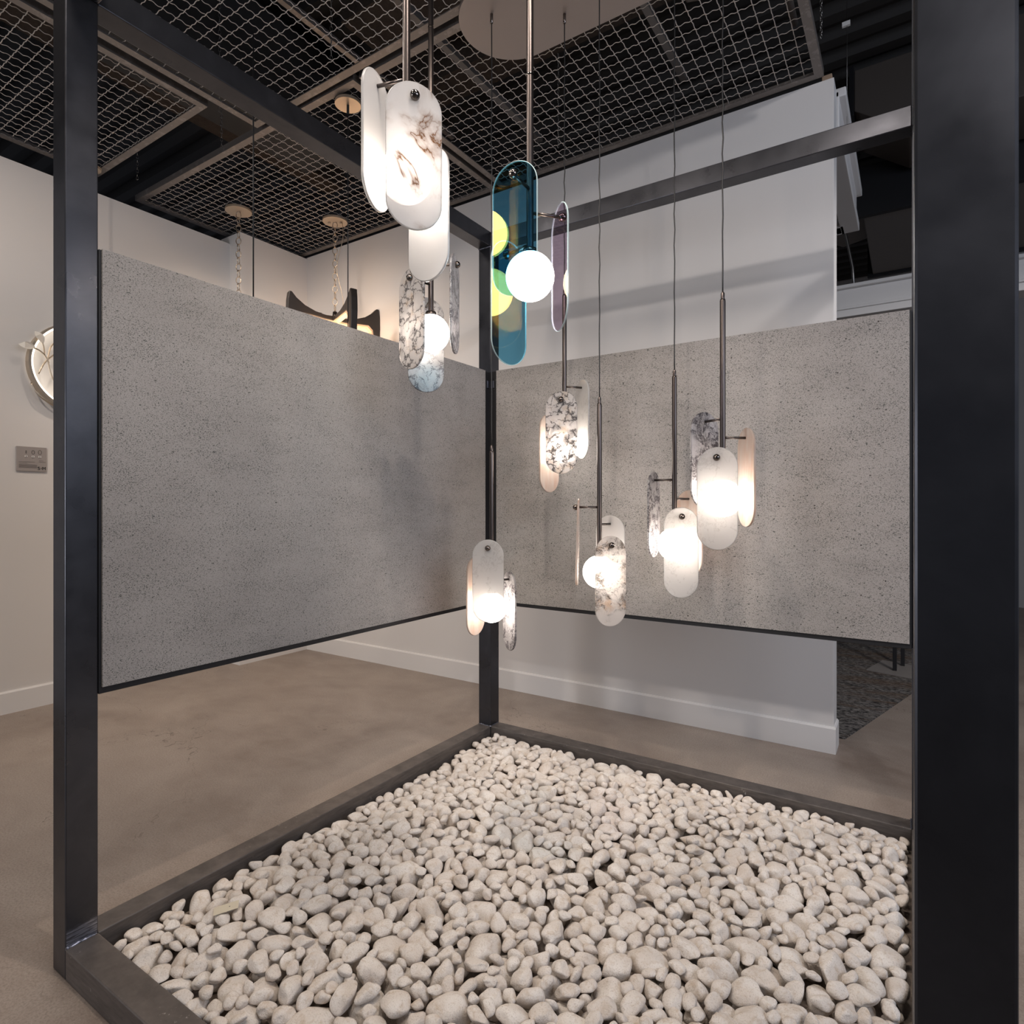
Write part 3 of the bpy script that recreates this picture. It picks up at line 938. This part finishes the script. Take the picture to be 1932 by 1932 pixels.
def letters(txt, y0, z0, size, parent):
    cu = bpy.data.curves.new('lettering', 'FONT')
    cu.body = txt
    cu.size = size
    cu.extrude = .0008
    tmp = bpy.data.objects.new('lettering', cu)
    COL.objects.link(tmp)
    dg = bpy.context.evaluated_depsgraph_get()
    me = bpy.data.meshes.new_from_object(tmp.evaluated_get(dg))
    bpy.data.objects.remove(tmp)
    bpy.data.curves.remove(cu)
    me.materials.clear()
    me.materials.append(M['ink'])
    me.transform(Matrix.Scale(1.0, 4, (1, 0, 0)))
    o = bpy.data.objects.new('lettering', me)
    COL.objects.link(o)
    org = origin(parent)
    o.parent = parent
    o.location = Vector((sx + .001, y0, z0)) - org
    o.rotation_euler = (PI / 2, 0, PI / 2)
    return o
letters('S', 1.088, 1.893, .036, t)
letters('M', 1.117, 1.893, .036, t)
MB().prism([(0, 0), (.006, .004), (0, .008)], (sx - .0008, 1.1105, 1.901), (0, 1, 0), (0, 0, 1), .002).build('mark', M['ink'], t)

# rug and stand beyond the opening
tag(MB().box(-1.5, 2.115, 3.86, 9.5, 0, .009).add([(2.115, 3.86, 0), (2.115, 9.5, 0), (3.6, 9.5, 0), (2.115, 3.86, .009), (2.115, 9.5, .009), (3.6, 9.5, .009)],
    [(0, 1, 2), (3, 5, 4), (0, 2, 5, 3), (1, 4, 5, 2), (0, 3, 4, 1)]).build('rug', M['rug']), 'dark mottled rug on the floor beyond the back wall end', 'rug')
t = thing('display_stand', 'black stand of two poles on a flat plate on the dark rug', 'stand', (2.5, 6.1, .009))
MB().prism([(0, 0), (.9, -.28), (1.02, .25), (.12, .50)], (2.13, 5.92, .009), (1, 0, 0), (0, 1, 0), .012).build('base_plate', M['duct'], t, .002)
for (x, y) in ((2.363, 6.02), (2.425, 6.27)):
    MB().box(x - .017, x + .017, y - .017, y + .017, .021, 1.9).build('pole', M['backing'], t, .003)

# ------------------------------------------------------------------ pebbles
def icosphere(sub):
    import bmesh
    bm = bmesh.new()
    bmesh.ops.create_icosphere(bm, subdivisions=sub, radius=1)
    bm.verts.ensure_lookup_table()
    v = np.array([w.co[:] for w in bm.verts])
    f = np.array([[w.index for w in g.verts] for g in bm.faces])
    bm.free()
    return v, f

def pebble_shape(v, r):
    """unit sphere -> worn pebble: a few soft facets and low lumps"""
    p = v.copy()
    for _ in range(r.integers(5, 13)):
        n = r.normal(size=3); n /= np.linalg.norm(n)
        off = r.uniform(.60, .90)
        d = p @ n - off
        k = r.uniform(.05, .10)
        push = k * np.log1p(np.exp(np.clip(d / k, -40, 40)))
        p = p - np.outer(push * .86, n)
    for _ in range(5):
        a = r.normal(size=3) * r.uniform(1.2, 2.6)
        p = p * (1 + .042 * np.sin(v @ a + r.uniform(0, 6)))[:, None]
    if r.random() < .4:
        for _ in range(8):
            a = r.normal(size=3) * r.uniform(2.5, 5)
            p = p * (1 + .018 * np.sin(v @ a + r.uniform(0, 6)))[:, None]
    tap = r.uniform(-.22, .22)
    p[:, 1:] *= (1 + tap * p[:, :1])
    e = (p.max(0) - p.min(0)) / 2
    p = (p - (p.max(0) + p.min(0)) / 2) / e
    return p

V3, F3 = icosphere(4)
NB = 26
BASE = [pebble_shape(V3, np.random.default_rng(100 + i)) for i in range(NB)]

def rot(yaw, tilt, tdir):
    a = Matrix.Rotation(tilt, 3, Vector((math.cos(tdir), math.sin(tdir), 0)))
    return np.array(a @ Matrix.Rotation(yaw, 3, 'Z'))

RES = .006
X0, X1 = W + .004, LX - W - .004
nxg = int((X1 - X0) / RES)
Hm = np.zeros((nxg, nxg))
Id = -np.ones((nxg, nxg), int)
gx = X0 + (np.arange(nxg) + .5) * RES
YB1 = LY - W - .004

def target(x, y):
    e = min(x - X0, X1 - x + .25, y - X0, YB1 - y + .05)
    s = min(1.0, max(0.0, e / .45))
    s = s * s * (3 - 2 * s)
    return .076 + .058 * s + .012 * math.sin(3.1 * x + 1) * math.sin(2.7 * y)

pebs = []
fails = 0
phase = 0
while len(pebs) < 4200 and phase < 2:
    if fails >= 140:
        phase += 1
        fails = 0
    u = rng.random()
    L = (.043 + .008 * rng.normal()) if u < .62 else (.056 + .009 * rng.normal())
    L = min(max(L, .026), .078)
    if phase == 1: L = rng.uniform(.022, .032)
    elif rng.random() < .03: L = rng.uniform(.066, .082)
    ax = np.array([L * rng.uniform(1.0, 1.3), L * rng.uniform(.74, .98), L * rng.uniform(.52, .8)])
    Rm = rot(rng.uniform(0, 2 * PI), abs(rng.normal()) * .38 + (rng.random() < .10) * rng.uniform(.4, 1.1), rng.uniform(0, 2 * PI))
    Q = Rm @ np.diag(ax ** 2) @ Rm.T
    A = np.linalg.inv(Q)
    ex, ey, ez = np.sqrt(np.diag(Q))
    kx, ky = int(ex / RES) + 1, int(ey / RES) + 1
    lx = np.arange(-kx, kx + 1) * RES
    ly = np.arange(-ky, ky + 1) * RES
    GX, GY = np.meshgrid(lx, ly, indexing='ij')
    B = A[0, 2] * GX + A[1, 2] * GY
    Cq = A[0, 0] * GX ** 2 + 2 * A[0, 1] * GX * GY + A[1, 1] * GY ** 2 - 1
    disc_ = B * B - A[2, 2] * Cq
    ins = disc_ > 0
    sq = np.sqrt(np.where(ins, disc_, 0))
    lo = np.where(ins, (-B - sq) / A[2, 2], 1e3)
    hi = np.where(ins, (-B + sq) / A[2, 2], -1e3)
    best = None
    for _ in range(26 if phase == 0 else 60):
        cx = rng.uniform(X0 + ex, X1 - ex)
        cy = rng.uniform(X0 + ey, YB1 - ey)
        i0 = int((cx - X0) / RES) - kx
        j0 = int((cy - X0) / RES) - ky
        if i0 < 0 or j0 < 0 or i0 + 2 * kx + 1 > nxg or j0 + 2 * ky + 1 > nxg:
            continue
        h = Hm[i0:i0 + 2 * kx + 1, j0:j0 + 2 * ky + 1]
        z = float(np.max(np.where(ins, h - lo, -1e3)))
        over = z + ez * .8 - target(cx, cy)
        if best is None or over < best[0]:
            best = (over, cx, cy, z, i0, j0)
    if best is None or best[0] > (0 if phase == 0 else -.004):
        fails += 1
        continue
    fails = 0
    _, cx, cy, z, i0, j0 = best
    z -= .003 if z > ez + .004 else 0
    sl = (slice(i0, i0 + 2 * kx + 1), slice(j0, j0 + 2 * ky + 1))
    top = z + hi
    up = ins & (top > Hm[sl])
    Hm[sl] = np.where(up, top, Hm[sl])
    Id[sl] = np.where(up, len(pebs), Id[sl])
    pebs.append(dict(c=np.array([cx, cy, z]), ax=ax, R=Rm, b=int(rng.integers(NB)), L=L))
print('pebbles', len(pebs))

# how large each one shows: cells it owns from above, weighed by nearness
cells = np.bincount(Id[Id >= 0].ravel(), minlength=len(pebs))
for k, p in enumerate(pebs):
    rel = Vector(p['c']) - CAM
    dd = rel.dot(D_AX)
    uu = 966 + F_PX * rel.dot(R_AX) / max(dd, .05)
    vv = HORIZON - F_PX * rel.z / max(dd, .05)
    ok = dd > .4 and 200 < uu < 1712 and vv < 1925
    p['u'], p['v'] = uu, vv
    p['show'] = cells[k] / dd ** 2 * (1 if ok else 0)
order = sorted(range(len(pebs)), key=lambda k: -pebs[k]['show'])
single = order[:300]
GENERIC = 'smooth off-white pebble lying loose among its like in the steel framed bed'
labels = {}
def zone(p):
    x, y = p['c'][0] / LX, p['c'][1] / LY
    row = 'along the front kerb' if y < .25 else 'in the nearer half of the bed' if y < .5 else 'in the farther half of the bed' if y < .78 else 'along the back kerb'
    colm = 'by the left kerb' if x < .25 else 'left of the middle' if x < .5 else 'right of the middle' if x < .75 else 'by the right kerb'
    return row + ' ' + colm
zs = {}
for k in single:
    zs.setdefault(zone(pebs[k]), []).append(k)
for zn, ks in zs.items():
    free = list(ks)
    def take(key, word):
        if len(free) < 2: return
        k = max(free, key=key)
        free.remove(k)
        labels[k] = f'{word} {zn}'
    take(lambda k: pebs[k]['L'], 'largest off-white pebble')
    take(lambda k: pebs[k]['ax'][0] / pebs[k]['ax'][1], 'longest narrow off-white pebble')
    take(lambda k: -pebs[k]['ax'][0] / pebs[k]['ax'][2], 'plumpest round off-white pebble')
    take(lambda k: -abs(pebs[k]['R'][2, 2]), 'steepest tilted off-white pebble')
    take(lambda k: pebs[k]['c'][2], 'highest lying off-white pebble')
    take(lambda k: -pebs[k]['L'], 'smallest off-white pebble')
base_me = []
for i, bv in enumerate(BASE):
    me = bpy.data.meshes.new('pebble')
    me.vertices.add(len(bv)); me.vertices.foreach_set('co', bv.ravel())
    me.loops.add(len(F3) * 3); me.loops.foreach_set('vertex_index', F3.ravel())
    me.polygons.add(len(F3)); me.polygons.foreach_set('loop_start', np.arange(len(F3)) * 3)
    me.polygons.foreach_set('use_smooth', np.ones(len(F3), bool))
    me.materials.append(M['pebble'])
    me.update(); me.validate()
    base_me.append(me)
for k in single:
    p = pebs[k]
    o = bpy.data.objects.new('pebble', base_me[p['b']])
    COL.objects.link(o)
    mt = Matrix.Translation(p['c']) @ Matrix(p['R'].tolist()).to_4x4() @ Matrix.Diagonal((*p['ax'], 1))
    o.matrix_world = mt
    tag(o, labels.get(k, GENERIC), 'pebble', 'white pebbles in the steel framed bed')
rest = [k for k in range(len(pebs)) if k not in set(single)]
V2, F2 = icosphere(3)
B2 = [pebble_shape(V2, np.random.default_rng(100 + i)) for i in range(NB)]
vv = np.concatenate([(B2[pebs[k]['b']] * pebs[k]['ax']) @ pebs[k]['R'].T + pebs[k]['c'] for k in rest])
ff = np.concatenate([F2 + i * len(V2) for i in range(len(rest))])
me = bpy.data.meshes.new('pebbles')
me.vertices.add(len(vv)); me.vertices.foreach_set('co', vv.ravel())
me.loops.add(len(ff) * 3); me.loops.foreach_set('vertex_index', ff.ravel())
me.polygons.add(len(ff)); me.polygons.foreach_set('loop_start', np.arange(len(ff)) * 3)
me.polygons.foreach_set('use_smooth', np.ones(len(ff), bool))
me.materials.append(M['pebble'])
me.update(); me.validate()
o = bpy.data.objects.new('pebbles', me)
COL.objects.link(o)
tag(o, 'small off-white pebbles filling the steel framed bed', 'pebbles', None, 'stuff')

# card lying among the pebbles near the left kerb
q = Vector((.375, .41, 0))
i0, j0 = int((q.x - X0) / RES), int((q.y - X0) / RES)
zc = float(Hm[i0 - 5:i0 + 6, j0 - 5:j0 + 6].max()) + .003
t = thing('paper_card', 'small cream card lying among the pebbles near the left kerb', 'card', (q.x, q.y, zc))
pc = MB().prism([(-.042, -.026), (.042, -.026), (.042, .026), (-.042, .026)], (0, 0, 0), (math.cos(.95), math.sin(.95), .12), (-math.sin(.95), math.cos(.95), -.05), .0015)
pc.v = [(a + q.x, b + q.y, c_ + zc) for a, b, c_ in pc.v]
pc.build('card_sheet', M['paper'], t)
for s in (.004, .016):
    MB().box(q.x + s, q.x + s + .005, q.y + .008, q.y + .013, zc + .0022, zc + .003).build('print_mark', M['ink'], t)

# ------------------------------------------------------------------ light
wd = bpy.data.worlds.new('world')
S.world = wd
wd.use_nodes = True
bg = wd.node_tree.nodes['Background']
bg.inputs[0].default_value = (.80, .84, 1.0, 1)
bg.inputs[1].default_value = .09

def aim(o, to):
    o.rotation_euler = (Vector(to) - o.location).to_track_quat('-Z', 'Y').to_euler()

def spot(name, loc, to, power, col, ang=70, blend=.6, size=.06):
    l = bpy.data.lights.new(name, 'SPOT')
    l.energy = power; l.color = col; l.spot_size = math.radians(ang); l.spot_blend = blend; l.shadow_soft_size = size
    o = bpy.data.objects.new(name, l)
    COL.objects.link(o)
    o.location = loc
    aim(o, to)
    return o
def area(name, loc, to, power, col, sx_, sy_):
    l = bpy.data.lights.new(name, 'AREA')
    l.energy = power; l.color = col; l.shape = 'RECTANGLE'; l.size = sx_; l.size_y = sy_
    o = bpy.data.objects.new(name, l)
    COL.objects.link(o)
    o.location = loc
    aim(o, to)
    return o
WARM = (1, .86, .73)  # overhead spots: the room's track lamps, plus some added as fill
spot('overhead_spot', (1.60, .35, 4.3), (.7, 1.75, .6), 125, WARM, 95, .7, .05)
spot('overhead_spot', (4.2, -3.4, 4.7), (1.0, 2.9, 2.4), 270, (1, .96, .95), 52, .6, .09)
spot('overhead_spot', (.2, -3.2, 4.6), (-.6, 2.6, 1.2), 170, WARM, 75, .7, .12)
spot('overhead_spot', (-1.4, -.6, 4.3), (-3.35, 1.2, 2.0), 120, WARM, 105, .8, .1)
spot('overhead_spot', (-1.7, 1.5, 4.3), (-2.4, 3.2, 1.4), 110, WARM, 120, .8, .1)
spot('overhead_spot', (-.7, .1, 4.33), (.5, 1.4, 0), 85, (1, .90, .81), 130, 1, .22)  # wide spot added as general fill over the left of the bed
spot('overhead_spot', (.75, -.25, 4.33), (1.1, 1.4, 0), 90, (1, .90, .81), 130, 1, .22)  # wide spot added as general fill over the front
spot('overhead_spot', (2.3, .25, 4.33), (1.8, 2.1, 0), 85, (1, .90, .82), 130, 1, .22)  # wide spot added as general fill over the right of the bed
spot('overhead_spot', (3.6, 3.6, 4.3), (2.4, 5.0, .5), 190, (1, .92, .86), 120, 1, .15)  # added to brighten the floor and header past the wall end
area('offscreen_cool_light', (6.5, 0.2, 3.4), (.4, 1.6, 2.2), 130, (.78, .85, 1.0), 4, 2.5)  # cool daylight from the right that tints the steel; source out of view
area('offscreen_cool_light', (-2.6, -6.5, 1.6), (-2.6, 2.0, .6), 120, (.90, .93, 1.0), 3, 2.4)  # added fill for the lower left wall and floor, no known window

# ------------------------------------------------------------------ render look
S.view_settings.view_transform = 'Standard'
S.view_settings.look = 'None'
S.view_settings.gamma = 1
S.view_settings.use_curve_mapping = False
S.view_settings.exposure = 0
S.cycles.use_denoising = True
S.cycles.max_bounces = 8
S.cycles.diffuse_bounces = 4
S.cycles.glossy_bounces = 4
S.cycles.transparent_max_bounces = 16
S.cycles.sample_clamp_indirect = 6
S.cycles.caustics_reflective = False
S.cycles.caustics_refractive = False
